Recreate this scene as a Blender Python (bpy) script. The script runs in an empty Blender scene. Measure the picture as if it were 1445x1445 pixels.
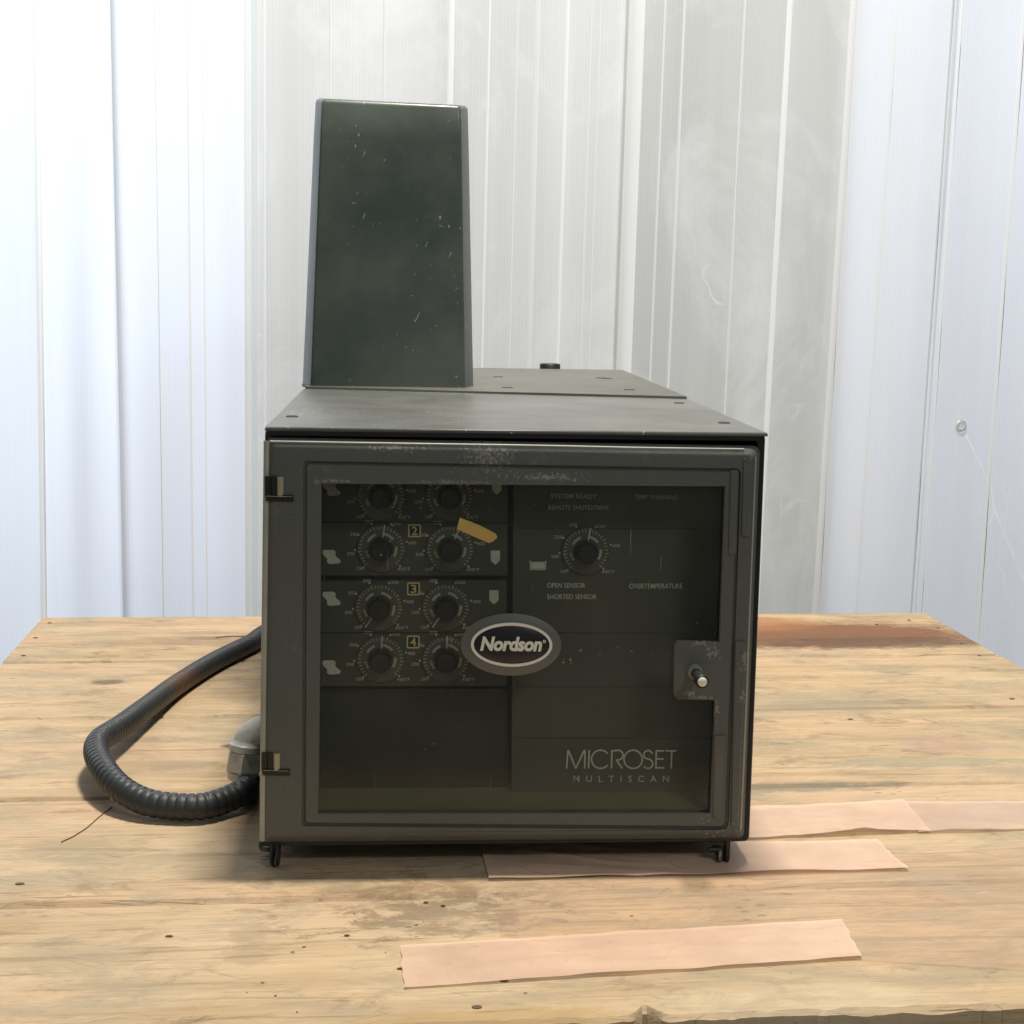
import bpy, bmesh, math, random
from mathutils import Vector, Matrix, noise
from mathutils.geometry import tessellate_polygon
random.seed(7)
scene = bpy.context.scene
COL = scene.collection

# ------------------------------------------------------------------ camera
FPX = 2176.3                       # focal length in pixels of the 1445 px photograph
YAW, PITCH, ROLL = .0682, .1472, .0179
CAM = Vector((-.0723, -1.0305, .4037))
fwd = Vector((math.sin(YAW) * math.cos(PITCH), math.cos(YAW) * math.cos(PITCH), -math.sin(PITCH)))
rgt0 = Vector((math.cos(YAW), -math.sin(YAW), 0)); up0 = rgt0.cross(fwd)
rgt = math.cos(ROLL) * rgt0 + math.sin(ROLL) * up0
upv = -math.sin(ROLL) * rgt0 + math.cos(ROLL) * up0
cd = bpy.data.cameras.new('camera'); cam = bpy.data.objects.new('camera', cd); COL.objects.link(cam)
cd.sensor_width = 36; cd.sensor_fit = 'HORIZONTAL'; cd.lens = 36 * FPX / 1445; cd.clip_start = .02; cd.clip_end = 50
cam.matrix_world = Matrix(((rgt.x, upv.x, -fwd.x, CAM.x), (rgt.y, upv.y, -fwd.y, CAM.y), (rgt.z, upv.z, -fwd.z, CAM.z), (0, 0, 0, 1)))
scene.camera = cam

# ------------------------------------------------------------------ light
w = bpy.data.worlds.new('World'); scene.world = w; w.use_nodes = True
w.node_tree.nodes['Background'].inputs[0].default_value = (.95, 1.0, 1.0, 1)
w.node_tree.nodes['Background'].inputs[1].default_value = .16
def area(name, loc, target, sx, sy, power, color):
    l = bpy.data.lights.new(name, 'AREA'); l.shape = 'RECTANGLE'; l.size = sx; l.size_y = sy; l.energy = power; l.color = color
    o = bpy.data.objects.new(name, l); COL.objects.link(o); o.location = loc
    o.rotation_euler = (Vector(target) - Vector(loc)).to_track_quat('-Z', 'Y').to_euler()
    return o
area('ceiling_lamp', (.12, .12, 2.2), (.12, .12, 0), .30, .06, 59, (1, .94, .84))
area('front_lamp', (1.05, -2.3, 2.05), (0, 0, .15), .6, .4, 15, (1, .98, .95))
area('daylight_behind_left', (-1.0, 1.75, .75), (-.45, 1.0, .45), 1.0, 1.2, 20, (.90, .95, 1))
area('daylight_behind_middle', (.05, 2.0, 1.25), (.05, 1.0, .55), 1.2, .9, 5.6, (.985, .99, 1))
area('daylight_behind_right', (1.1, 1.75, .8), (.7, 1.0, .45), .8, 1.2, 9.6, (.94, .97, 1))
vs = scene.view_settings; vs.view_transform = 'Standard'; vs.look = 'None'; vs.gamma = 1; vs.exposure = .10; vs.use_curve_mapping = False
scene.cycles.use_denoising = True
scene.cycles.transparent_max_bounces = 16
scene.cycles.sample_clamp_indirect = 4

# ------------------------------------------------------------------ pixel -> place
def ray(px, py): return fwd + rgt * ((px - 722.5) / FPX) - upv * ((py - 722.5) / FPX)
def atY(px, py, y=0.0): d = ray(px, py); return CAM + d * ((y - CAM.y) / d.y)
def atZ(px, py, z=0.0): d = ray(px, py); return CAM + d * ((z - CAM.z) / d.z)
def atX(px, py, x): d = ray(px, py); return CAM + d * ((x - CAM.x) / d.x)

# ------------------------------------------------------------------ objects
def empty(name, loc=(0, 0, 0), parent=None):
    o = bpy.data.objects.new(name, None); COL.objects.link(o); o.location = loc; o.empty_display_size = .05
    if parent: o.parent = parent
    return o
def tag(o, label=None, cat=None, group=None, kind=None):
    if label: o['label'] = label
    if cat: o['category'] = cat
    if group: o['group'] = group
    if kind: o['kind'] = kind
    return o
def obj(name, bm, mats, parent=None, smooth=None):
    """mesh in world coordinates; a parent Empty with an identity rotation keeps it in place"""
    bmesh.ops.recalc_face_normals(bm, faces=bm.faces[:])
    me = bpy.data.meshes.new(name); bm.to_mesh(me); bm.free()
    for m in (mats if isinstance(mats, (list, tuple)) else [mats]): me.materials.append(m)
    o = bpy.data.objects.new(name, me); COL.objects.link(o)
    if parent:
        o.parent = parent
        bpy.context.view_layer.update()
        o.matrix_parent_inverse = parent.matrix_world.inverted()
    if smooth is not None:
        me.polygons.foreach_set('use_smooth', [True] * len(me.polygons))
        me.set_sharp_from_angle(angle=math.radians(smooth))
    return o

def loft(bm, loops, close0=True, close1=True, mat=0):
    vs_ = [[bm.verts.new(p) for p in L] for L in loops]; n = len(loops[0])
    for a, b in zip(vs_, vs_[1:]):
        for i in range(n):
            f = bm.faces.new((a[i], a[(i + 1) % n], b[(i + 1) % n], b[i])); f.material_index = mat
    if close0: bm.faces.new(vs_[0][::-1]).material_index = mat
    if close1: bm.faces.new(vs_[-1]).material_index = mat
    return vs_
def prism(bm, pts, off, mat=0):
    off = Vector(off); return loft(bm, [[Vector(p) for p in pts], [Vector(p) + off for p in pts]], mat=mat)
def box(bm, x0, x1, y0, y1, z0, z1, mat=0, bev=0):
    pts = [(x0, y0, z0), (x1, y0, z0), (x1, y1, z0), (x0, y1, z0)]
    if not bev: return prism(bm, pts, (0, 0, z1 - z0), mat)
    b = bev; L = []
    def rect(i, z): return [(x0 + i, y0 + i, z), (x1 - i, y0 + i, z), (x1 - i, y1 - i, z), (x0 + i, y1 - i, z)]
    return loft(bm, [rect(b, z0), rect(0, z0 + b), rect(0, z1 - b), rect(b, z1)], mat=mat)
def frame_axes(d):
    d = Vector(d).normalized(); a = d.orthogonal().normalized(); return a, d.cross(a)
def lathe(bm, c, axis, prof, n=24, mat=0, phase=0, caps=True):
    """prof = [(distance along axis, radius)]"""
    c = Vector(c); ax = Vector(axis).normalized(); a, b = frame_axes(ax)
    loops = [[c + ax * t + (a * math.cos(2 * math.pi * i / n + phase) + b * math.sin(2 * math.pi * i / n + phase)) * r for i in range(n)] for t, r in prof]
    return loft(bm, loops, caps, caps, mat)
def catmull(P, n):
    P = [Vector(p) for p in P]; P = [2 * P[0] - P[1]] + P + [2 * P[-1] - P[-2]]; out = []
    for i in range(1, len(P) - 2):
        a, b, c, d = P[i - 1:i + 3]
        for k in range(n):
            t = k / n
            out.append(.5 * ((2 * b) + (c - a) * t + (2 * a - 5 * b + 4 * c - d) * t * t + (3 * b - a - 3 * c + d) * t ** 3))
    out.append(P[-2]); return out
def resample(P, step):
    out = [P[0].copy()]; acc = 0; 
    for a, b in zip(P, P[1:]):
        L = (b - a).length
        while acc + L >= step:
            t = (step - acc) / L; a = a.lerp(b, t); L = (b - a).length; acc = 0; out.append(a.copy())
        acc += L
    return out
def tube(bm, P, rad, n=16, mat=0, caps=True):
    loops = []; up = None
    for i, p in enumerate(P):
        t = (P[min(i + 1, len(P) - 1)] - P[max(i - 1, 0)]).normalized()
        if up is None: up = t.orthogonal().normalized()
        up = (up - t * up.dot(t)).normalized(); s = t.cross(up); r = rad(i) if callable(rad) else rad
        loops.append([p + (up * math.cos(2 * math.pi * k / n) + s * math.sin(2 * math.pi * k / n)) * r for k in range(n)])
    loft(bm, loops, caps, caps, mat)
def plate(bm, outer, holes, off, mat=0):
    """flat plate with holes, extruded by off"""
    polys = [[Vector(p) for p in outer]] + [[Vector(p) for p in h] for h in holes]
    flat = [p for L in polys for p in L]; tris = tessellate_polygon(polys); off = Vector(off)
    A = [bm.verts.new(p) for p in flat]; B = [bm.verts.new(p + off) for p in flat]
    for t in tris:
        try:
            bm.faces.new([A[i] for i in t]).material_index = mat; bm.faces.new([B[i] for i in t][::-1]).material_index = mat
        except ValueError: pass
    k = 0
    for L in polys:
        m = len(L)
        for i in range(m):
            bm.faces.new((A[k + i], A[k + (i + 1) % m], B[k + (i + 1) % m], B[k + i])).material_index = mat
        k += m
def rquad(c, rad, n=4):
    """rounded quad in pixels: corners TL, TR, BR, BL; rad one number or four"""
    out = []; R_ = rad if isinstance(rad, (list, tuple)) else [rad] * 4
    for i in range(4):
        p = Vector(c[i]); a = Vector(c[i - 1]); b = Vector(c[(i + 1) % 4]); r = R_[i]
        pa = p + (a - p).normalized() * r; pb = p + (b - p).normalized() * r
        for k in range(n + 1):
            t = k / n; out.append(pa * (1 - t) ** 2 + p * 2 * t * (1 - t) + pb * t * t)
    return out
def Yp(pts, y): return [atY(p[0], p[1], y) for p in pts]
def ell(cx, cy, rx, ry, n=48, rot=0):
    c, s = math.cos(rot), math.sin(rot)
    return [(cx + rx * math.cos(2 * math.pi * i / n) * c - ry * math.sin(2 * math.pi * i / n) * s, cy + rx * math.cos(2 * math.pi * i / n) * s + ry * math.sin(2 * math.pi * i / n) * c) for i in range(n)]

# ------------------------------------------------------------------ materials
class NT:
    def __init__(s, name):
        s.m = bpy.data.materials.new(name); s.m.use_nodes = True; s.t = s.m.node_tree; s.t.nodes.clear()
        s.out = s.t.nodes.new('ShaderNodeOutputMaterial')
    def n(s, typ, ins=None, **kw):
        nd = s.t.nodes.new('ShaderNode' + typ)
        for k, v in kw.items(): setattr(nd, k, v)
        for k, v in (ins or {}).items():
            i = nd.inputs[k]
            if hasattr(v, 'is_linked'): s.t.links.new(v, i)
            else: i.default_value = v
        return nd
    def math(s, op, a, b=0.0, clamp=False): return s.n('Math', {0: a, 1: b}, operation=op, use_clamp=clamp).outputs[0]
    def mix(s, f, a, b, blend='MIX'):
        nd = s.n('Mix', data_type='RGBA', blend_type=blend)
        for i, v in ((0, f), (6, a), (7, b)):
            if hasattr(v, 'is_linked'): s.t.links.new(v, nd.inputs[i])
            else: nd.inputs[i].default_value = v if i == 0 else (*v, 1)[:4]
        return nd.outputs[2]
    def ramp(s, f, stops):
        nd = s.n('ValToRGB', {0: f}); e = nd.color_ramp.elements
        while len(e) < len(stops): e.new(.5)
        for el, (p, c) in zip(e, stops): el.position = p; el.color = (c, c, c, 1) if not isinstance(c, tuple) else (*c, 1)
        return nd.outputs[0]
    def coord(s, scale=(1, 1, 1), loc=None):
        tc = s.n('TexCoord').outputs['Object']
        ins = {0: tc, 'Scale': scale}
        if loc is not None: ins['Location'] = loc
        return s.n('Mapping', ins).outputs[0]
    def noise(s, vec, scale, detail=4, rough=.55, dist=0): return s.n('TexNoise', {'Vector': vec, 'Scale': scale, 'Detail': detail, 'Roughness': rough, 'Distortion': dist}).outputs[0]
    def bump(s, h, strength, dist=.001): return s.n('Bump', {'Height': h, 'Strength': strength, 'Distance': dist}).outputs[0]
    def bsdf(s, **ins):
        b = s.n('BsdfPrincipled', {k.replace('_', ' '): v for k, v in ins.items()}); s.t.links.new(b.outputs[0], s.out.inputs[0]); return b
    def surface(s, sh): s.t.links.new(sh, s.out.inputs[0])

def rgb(r, g, b): return (r, g, b, 1)
def simple(name, c, rough=.5, metal=0, spec=.5, var=.12, scale=60, bump=0.0):
    t = NT(name); n_ = t.noise(t.coord(), scale, 4)
    col = t.mix(n_, tuple(x * (1 - var) for x in c), tuple(min(1, x * (1 + var)) for x in c))
    ins = dict(Base_Color=col, Roughness=rough, Metallic=metal, Specular_IOR_Level=spec)
    if bump: ins['Normal'] = t.bump(n_, bump)
    t.bsdf(**ins); return t.m

def marks_mask(t, spots, lo, fx=(60, 60, 60)):
    xyz = t.n('SeparateXYZ', {0: t.n('TexCoord').outputs['Object']}); edge = t.noise(t.coord(fx), 1, 5, .7, .5); m = None
    for (x, z, rx, rz) in spots:
        ex = t.math('DIVIDE', t.math('SUBTRACT', xyz.outputs[0], x), rx); ez = t.math('DIVIDE', t.math('SUBTRACT', xyz.outputs[2], z), rz)
        r = t.math('SQRT', t.math('ADD', t.math('MULTIPLY', ex, ex), t.math('MULTIPLY', ez, ez)))
        v_ = t.ramp(t.math('ADD', t.math('SUBTRACT', .75, r), t.math('MULTIPLY', t.math('SUBTRACT', edge, .5), lo)), [(.30, 0.), (.55, 1.)]); m = v_ if m is None else t.math('MAXIMUM', m, v_)
    return m
def paint_mat(name, base, dust, rough, dust_amt, scr=.6, topdust=0.0):
    t = NT(name); co = t.coord()
    n1 = t.noise(co, 9, 5, .6); n2 = t.noise(co, 160, 3, .6)
    # scattered pale chips and short scratches
    v = t.n('TexVoronoi', {'Vector': t.coord((1, 1, .55)), 'Scale': 150.0, 'Randomness': 1.0}); 
    chip = t.math('LESS_THAN', v.outputs['Distance'], t.math('MULTIPLY', t.math('SUBTRACT', t.noise(co, 14, 2), .54, True), 1.1))
    def sc_(rot, sc): return t.math('GREATER_THAN', t.noise(t.n('Mapping', {0: t.n('Mapping', {0: t.n('TexCoord').outputs['Object'], 'Rotation': rot}).outputs[0], 'Scale': sc}).outputs[0], 1, 2, .5), .735)
    scratch = t.math('MULTIPLY', t.math('MAXIMUM', sc_((.3, 1.2, .2), (38, 300, 300)), sc_((.2, -.7, .4), (50, 360, 360))), t.math('GREATER_THAN', t.noise(co, 15, 2), .50))
    marks = t.math('MULTIPLY', t.math('MAXIMUM', chip, scratch), scr)
    d = t.math('MULTIPLY', t.ramp(n1, [(.35, 0.), (.75, 1.)]), dust_amt)
    if topdust:
        nz = t.n('SeparateXYZ', {0: t.n('NewGeometry').outputs['Normal']}).outputs[2]
        d = t.math('ADD', d, t.math('MULTIPLY', t.ramp(nz, [(.8, 0.), (1., 1.)]), t.math('MULTIPLY', t.ramp(t.noise(co, 22, 6, .65), [(.3, .25), (.7, 1.)]), topdust)), True)
    col = t.mix(d, base, dust); col = t.mix(t.math('MULTIPLY', n2, .35), col, tuple(x * 1.5 for x in base)); col = t.mix(marks, col, (.42, .43, .38))
    r = t.math('ADD', t.math('MULTIPLY', n1, .2), rough - .1)
    t.bsdf(Base_Color=col, Roughness=r, Normal=t.bump(n2, .12, .0006)); return t.m

M = {}
M['paint'] = paint_mat('dark_green_black_paint', (.026, .034, .028), (.10, .105, .09), .45, .35)
M['top'] = paint_mat('top_plate_paint', (.055, .061, .057), (.19, .19, .18), .38, .5, .9, topdust=.65)
M['rear_top'] = paint_mat('rear_plate_paint', (.065, .068, .058), (.18, .175, .15), .42, .35, .4, topdust=.45)
M['hood'] = paint_mat('hood_paint', (.043, .060, .050), (.16, .178, .155), .32, .7)
M['black'] = simple('black_steel', (.010, .010, .010), .4)
M['rubber'] = simple('black_rubber', (.014, .014, .015), .5)
M['inside'] = simple('dark_interior', (.02, .02, .018), .7)
M['panel'] = paint_mat('grey_control_panel', (.073, .078, .066), (.105, .106, .092), .6, .4, .12)
M['panel_right'] = paint_mat('grey_main_panel', (.088, .093, .080), (.125, .126, .11), .6, .4, .10)
M['blank'] = simple('blank_bay', (.026, .033, .027), .6, var=.3, scale=25)
M['ledge'] = simple('inner_ledge', (.22, .24, .16), .6, var=.25, scale=30)
M['groove'] = simple('panel_groove', (.006, .006, .006), .7)
M['faint_groove'] = simple('faint_groove', (.042, .045, .036), .6)
M['print'] = simple('cream_print', (.93, .93, .74), .6, var=.3, scale=220)
M['print_dim'] = simple('worn_print', (.82, .82, .67), .6, var=.25, scale=300)
M['print_faint'] = simple('faint_print', (.72, .72, .60), .6, var=.4, scale=400)
M['yellow_print'] = simple('yellow_print', (.90, .78, .38), .6)
M['blackprint'] = simple('black_print', (.006, .006, .005), .5)
M['skirt'] = simple('dial_skirt', (.125, .125, .098), .35, var=.3, scale=90)
M['dial_cap'] = simple('dial_cap', (.016, .016, .014), .35, var=.5, scale=120)
M['dial_bar'] = simple('dial_scale_bar', (.58, .58, .48), .5, var=.3, scale=300)
M['pointer'] = simple('white_pointer', (.85, .84, .72), .5)
M['white'] = simple('white_plastic', (.80, .77, .62), .35)
M['cream'] = simple('cream_ring', (.76, .74, .64), .4, var=.05)
M['badge_black'] = simple('badge_black', (.012, .012, .015), .3)
M['badge_grey'] = simple('badge_oval', (.115, .122, .108), .45, var=.15, scale=40)
M['bead'] = simple('painted_edge_light', (.36, .36, .31), .35, var=.25, scale=50)  # pale tone paints in the light caught along the door edges
M['amber'] = simple('amber_tape', (.52, .36, .10), .5, var=.3, scale=70)
M['hinge_pin'] = simple('hinge_pin', (.40, .38, .26), .4, .3, var=.2)
M['zinc'] = simple('zinc_casting', (.60, .61, .57), .55, .3, var=.45, scale=110, bump=.5)
M['nut'] = simple('zinc_nut', (.64, .64, .55), .5, .3, var=.4, scale=120, bump=.3)
M['steel'] = simple('steel_bolt', (.32, .32, .30), .35, .9)
M['brass'] = simple('lock_ring', (.38, .39, .30), .4, .6)

# frosted smoked door plastic
def door_mat():
    t = NT('smoked_frosted_plastic'); co = t.coord()
    n1 = t.noise(co, 7, 5, .6); n2 = t.noise(co, 700, 2, .7); n3 = t.noise(t.coord((1, 1, 1)), 30, 6, .7)
    col = t.mix(n1, (.047, .053, .049), (.086, .093, .086)); col = t.mix(t.math('MULTIPLY', n2, .5), col, (.19, .195, .18))
    sm = t.ramp(n3, [(.62, 0.), (.72, 1.)])
    wear = marks_mask(t, [(p_.x, p_.z, rx * .00047, rz * .00047) for p_, rx, rz in [(atY(x, y), rx, rz) for x, y, rx, rz in ((990, 905, 22, 7), (1005, 918, 14, 14), (1050, 928, 9, 20), (985, 983, 20, 5), (1008, 1000, 6, 18), (690, 640, 45, 28), (770, 672, 60, 8), (560, 630, 50, 6), (470, 678, 30, 4), (640, 680, 60, 4), (1045, 980, 8, 8), (970, 975, 10, 6))]], 7., (480, 480, 480))
    v = t.n('TexVoronoi', {'Vector': co, 'Scale': 260.0}); chips = t.math('LESS_THAN', v.outputs['Distance'], t.math('MULTIPLY', t.math('SUBTRACT', t.noise(co, 11, 3), .56, True), 1.6))
    col = t.mix(t.math('MULTIPLY', sm, .25), col, (.24, .245, .22)); col = t.mix(t.math('MULTIPLY', chips, .35), col, (.4, .4, .36)); col = t.mix(t.math('MULTIPLY', wear, .45), col, (.42, .42, .38))
    t.bsdf(Base_Color=col, Roughness=.38, Normal=t.bump(n2, .35, .0005)); return t.m
M['door'] = door_mat()
def pane_mat():
    t = NT('smoked_window'); co = t.coord()
    tr = t.n('BsdfTransparent', {0: rgb(.87, .88, .85)}).outputs[0]
    n1 = t.noise(co, 10, 5, .65); v = t.n('TexVoronoi', {'Vector': co, 'Scale': 130.0})
    specks = t.math('LESS_THAN', v.outputs['Distance'], t.math('MULTIPLY', t.math('SUBTRACT', t.noise(co, 17, 2), .5, True), .7))
    sc = t.math('GREATER_THAN', t.noise(t.n('Mapping', {0: t.n('TexCoord').outputs['Object'], 'Rotation': (0, .06, 0), 'Scale': (420, 420, 20)}).outputs[0], 1, 2, .5), .765)
    dust = t.n('BsdfDiffuse', {0: rgb(.42, .43, .38)}).outputs[0]
    f = t.math('ADD', t.math('MULTIPLY', t.ramp(n1, [(.35, .15), (.7, 1.)]), .036), t.math('MULTIPLY', t.math('MAXIMUM', specks, sc), .35), True)
    a = t.n('MixShader', {0: f, 1: tr, 2: dust}).outputs[0]
    gl = t.n('BsdfGlossy', {0: rgb(1, 1, 1), 'Roughness': .16}).outputs[0]
    fr = t.n('Fresnel', {0: 1.28}).outputs[0]
    t.surface(t.n('MixShader', {0: fr, 1: a, 2: gl}).outputs[0]); return t.m
M['pane'] = pane_mat()

# wood of the pallet boards: coordinates in the board's own frame, grain along x
def wood_mat(name, stains=True, tone=1.0):
    t = NT(name); oi = t.n('ObjectInfo').outputs['Random']
    off = t.n('CombineXYZ', {0: t.math('MULTIPLY', oi, 17.0), 1: t.math('MULTIPLY', oi, 7.0), 2: oi}).outputs[0]
    base = t.n('TexCoord').outputs['Object']
    sh = t.n('VectorMath', {0: base, 1: off}, operation='ADD').outputs[0]
    def mp(sx, sy, sz): return t.n('Mapping', {0: sh, 'Scale': (sx, sy, sz)}).outputs[0]
    rot1 = t.n('Mapping', {0: sh, 'Rotation': (0, 0, .55)}).outputs[0]; rot2 = t.n('Mapping', {0: sh, 'Rotation': (0, 0, -.35)}).outputs[0]
    def rm(v_, sx, sy): return t.n('Mapping', {0: v_, 'Scale': (sx, sy, 1)}).outputs[0]
    k_ = tone
    def C(*c): return tuple(x * k_ for x in c)
    wv = t.n('VectorMath', {0: sh, 1: t.n('VectorMath', {0: t.n('TexNoise', {'Vector': mp(3, 6, 6), 'Scale': 1.0, 'Detail': 3.0}).outputs[1], 'Scale': .05}, operation='SCALE').outputs[0]}, operation='ADD').outputs[0]
    grain = t.noise(t.n('Mapping', {0: wv, 'Scale': (1.3, 38, 38)}).outputs[0], 1, 9, .68)
    fine = t.noise(mp(14, 420, 420), 1, 5, .65)
    broad = t.noise(mp(2.4, 6, 6), 1, 6, .62)
    hue = t.noise(mp(4, 9, 5), 1, 4, .6)
    dirt = t.noise(mp(7, 17, 17), 1, 9, .74, .4)
    col = t.mix(t.ramp(grain, [(.34, 0.), (.60, 1.)]), C(.385, .268, .148), C(.57, .42, .25))
    col = t.mix(t.math('MULTIPLY', t.ramp(broad, [(.38, 0.), (.62, 1.)]), .6), col, C(.615, .48, .325))
    col = t.mix(t.math('MULTIPLY', t.ramp(hue, [(.48, 0.), (.66, 1.)]), .45), col, C(.62, .40, .26))
    line = t.ramp(t.noise(t.n('Mapping', {0: wv, 'Scale': (1.8, 120, 120)}).outputs[0], 1, 4, .6), [(.60, 0.), (.68, 1.)])
    col = t.mix(t.math('MULTIPLY', line, .55), col, C(.30, .185, .09))
    col = t.mix(t.math('MULTIPLY', t.ramp(fine, [(.50, 0.), (.68, 1.)]), .42), col, C(.30, .20, .105))
    # grey-green weathering, grime and scuffs
    col = t.mix(t.math('MULTIPLY', t.ramp(dirt, [(.46, 0.), (.60, 1.)]), .72), col, C(.34, .285, .195))
    d2 = t.noise(mp(16, 34, 30), 1, 9, .76, .5)
    col = t.mix(t.math('MULTIPLY', t.math('MULTIPLY', t.ramp(d2, [(.54, 0.), (.64, 1.)]), t.ramp(broad, [(.35, 1.), (.62, .15)])), .85), col, (.20, .145, .09))
    for v_, sx, sy in ((rot1, 22, 520), (rot2, 28, 600), (sh, 30, 700)):
        col = t.mix(t.math('MULTIPLY', t.ramp(t.noise(rm(v_, sx, sy), 1, 2, .5), [(.68, 0.), (.73, 1.)]), .5), col, (.17, .115, .07))
    col = t.mix(t.math('MULTIPLY', t.ramp(t.noise(rm(rot2, 30, 300), 1, 3, .5), [(.66, 0.), (.74, 1.)]), .4), col, C(.74, .60, .42))
    v = t.n('TexVoronoi', {'Vector': mp(10, 20, 20), 'Scale': 5.0}); sp = t.math('LESS_THAN', v.outputs['Distance'], t.math('MULTIPLY', t.math('SUBTRACT', t.noise(mp(6, 6, 6), 1, 2), .52, True), .9))
    col = t.mix(t.math('MULTIPLY', sp, .55), col, (.14, .095, .06))
    if stains:
        xyz = t.n('SeparateXYZ', {0: base}); X, Y_ = xyz.outputs[0], xyz.outputs[1]
        edge = t.noise(t.n('Mapping', {0: base, 'Scale': (34, 62, 22)}).outputs[0], 1, 9, .76, .4)
        for (x, y, rx, ry, k, c, lo) in STAINS:
            ex = t.math('DIVIDE', t.math('SUBTRACT', X, x), rx); ey = t.math('DIVIDE', t.math('SUBTRACT', Y_, y), ry)
            r = t.math('SQRT', t.math('ADD', t.math('MULTIPLY', ex, ex), t.math('MULTIPLY', ey, ey)))
            v_ = t.math('ADD', t.math('SUBTRACT', 1.0, r), t.math('MULTIPLY', t.math('SUBTRACT', edge, .5), lo))
            col = t.mix(t.math('MULTIPLY', t.ramp(v_, [(.0, 0.), (.45, 1.)]), k), col, c)
    h = t.math('ADD', t.math('MULTIPLY', grain, .8), t.math('ADD', t.math('MULTIPLY', fine, .5), t.math('MULTIPLY', line, -.7)))
    t.bsdf(Base_Color=col, Roughness=t.math('ADD', .55, t.math('MULTIPLY', dirt, .25)), Specular_IOR_Level=.3, Normal=t.bump(h, .8, .0014)); return t.m
TY = .0406                                     # the pallet stands turned by this angle
def tab(P): return (P.x * math.cos(TY) + P.y * math.sin(TY), -P.x * math.sin(TY) + P.y * math.cos(TY))
def tpx(px, py): return tab(atZ(px, py))
STAINS = []
for px, py, rx, ry, k, c, lo in [
    (1130, 895, .30, .085, .95, (.20, .092, .045), 1.2), (1235, 906, .20, .035, .75, (.12, .07, .045), 1.6), (1060, 880, .10, .05, .5, (.42, .17, .07), 1.),
    (550, 1262, .09, .045, .32, (.26, .17, .09), 9.), (615, 1290, .06, .035, .36, (.14, .095, .06), 10.), (650, 1250, .07, .025, .3, (.22, .13, .065), 9.),
    (350, 1330, .016, .05, .40, (.30, .22, .14), 4.5), (700, 1440, .09, .02, .5, (.42, .27, .10), 1.5),
    (1150, 990, .14, .05, .45, (.30, .27, .20), 2.5), (1300, 1075, .12, .02, .55, (.27, .25, .18), 2.), (1130, 1110, .10, .016, .7, (.20, .19, .14), 2.),
    (1330, 1050, .05, .03, .5, (.42, .28, .22), 2.2), (240, 905, .08, .03, .4, (.33, .20, .12), 2.2), (290, 900, .03, .012, .6, (.24, .13, .09), 2.),
    (150, 962, .02, .012, .8, (.15, .11, .08), 2.), (240, 1080, .06, .015, .45, (.30, .23, .13), 2.), (100, 1190, .06, .015, .45, (.30, .24, .14), 2.2),
    (120, 1350, .06, .03, .4, (.36, .29, .19), 2.), (1300, 1340, .09, .02, .3, (.36, .30, .2), 3.), (330, 1052, .014, .008, .9, (.12, .06, .03), .8),
    (1120, 1410, .10, .03, .35, (.62, .52, .36), 1.)]:
    x, y = tpx(px, py); STAINS.append((x, y, rx, ry, k, c, lo))
M['wood'] = wood_mat('weathered_pine_board')
M['wood_dark'] = wood_mat('pallet_stringer_wood', False, .75)
M['crack'] = simple('wood_crack', (.13, .085, .05), .8)
M['chip'] = simple('dark_wood_chip', (.12, .08, .05), .8, var=.5, scale=300)

def tape_mat(name, c, alpha, rough=.35):
    t = NT(name); co = t.coord()
    n1 = t.noise(co, 14, 4, .6); n2 = t.noise(t.n('Mapping', {0: t.n('TexCoord').outputs['Object'], 'Rotation': (0, 0, .5), 'Scale': (1, 1.8, 1)}).outputs[0], 26, 3, .5, .4)
    v = t.n('TexVoronoi', {'Vector': co, 'Scale': 17.0, 'Randomness': 1.0}, feature='DISTANCE_TO_EDGE')
    col = t.mix(t.ramp(n1, [(.3, 0.), (.7, 1.)]), tuple(x * .84 for x in c), c)
    col = t.mix(t.math('MULTIPLY', t.ramp(t.noise(co, 120, 5, .7), [(.60, 0.), (.72, 1.)]), .35), col, (.45, .32, .22))
    p = t.n('BsdfPrincipled', {'Base Color': col, 'Roughness': rough, 'Specular IOR Level': .5, 'Normal': t.bump(t.math('ADD', n2, t.math('MULTIPLY', t.ramp(t.math('ABSOLUTE', t.math('SUBTRACT', t.noise(t.n('Mapping', {0: t.n('TexCoord').outputs['Object'], 'Rotation': (0, 0, .7), 'Scale': (9, 16, 1)}).outputs[0], 1, 2, .5, .2), .5)), [(.0, 1.), (.022, 0.)]), t.math('MULTIPLY', t.ramp(n1, [(.48, 0.), (.60, 1.)]), .9))), .40, .0016)}).outputs[0]
    tr = t.n('BsdfTransparent', {0: rgb(1, .95, .90)}).outputs[0]
    f = t.math('ADD', alpha - .1, t.math('MULTIPLY', n1, .2), True)
    t.surface(t.n('MixShader', {0: f, 1: tr, 2: p}).outputs[0]); return t.m
M['tape'] = tape_mat('peach_tape', (.92, .66, .50), .66)
M['tape_pale'] = tape_mat('pale_tape', (.88, .66, .52), .52, .3)
M['tape_clear'] = tape_mat('clear_tape', (.80, .66, .52), .20, .25)

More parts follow.
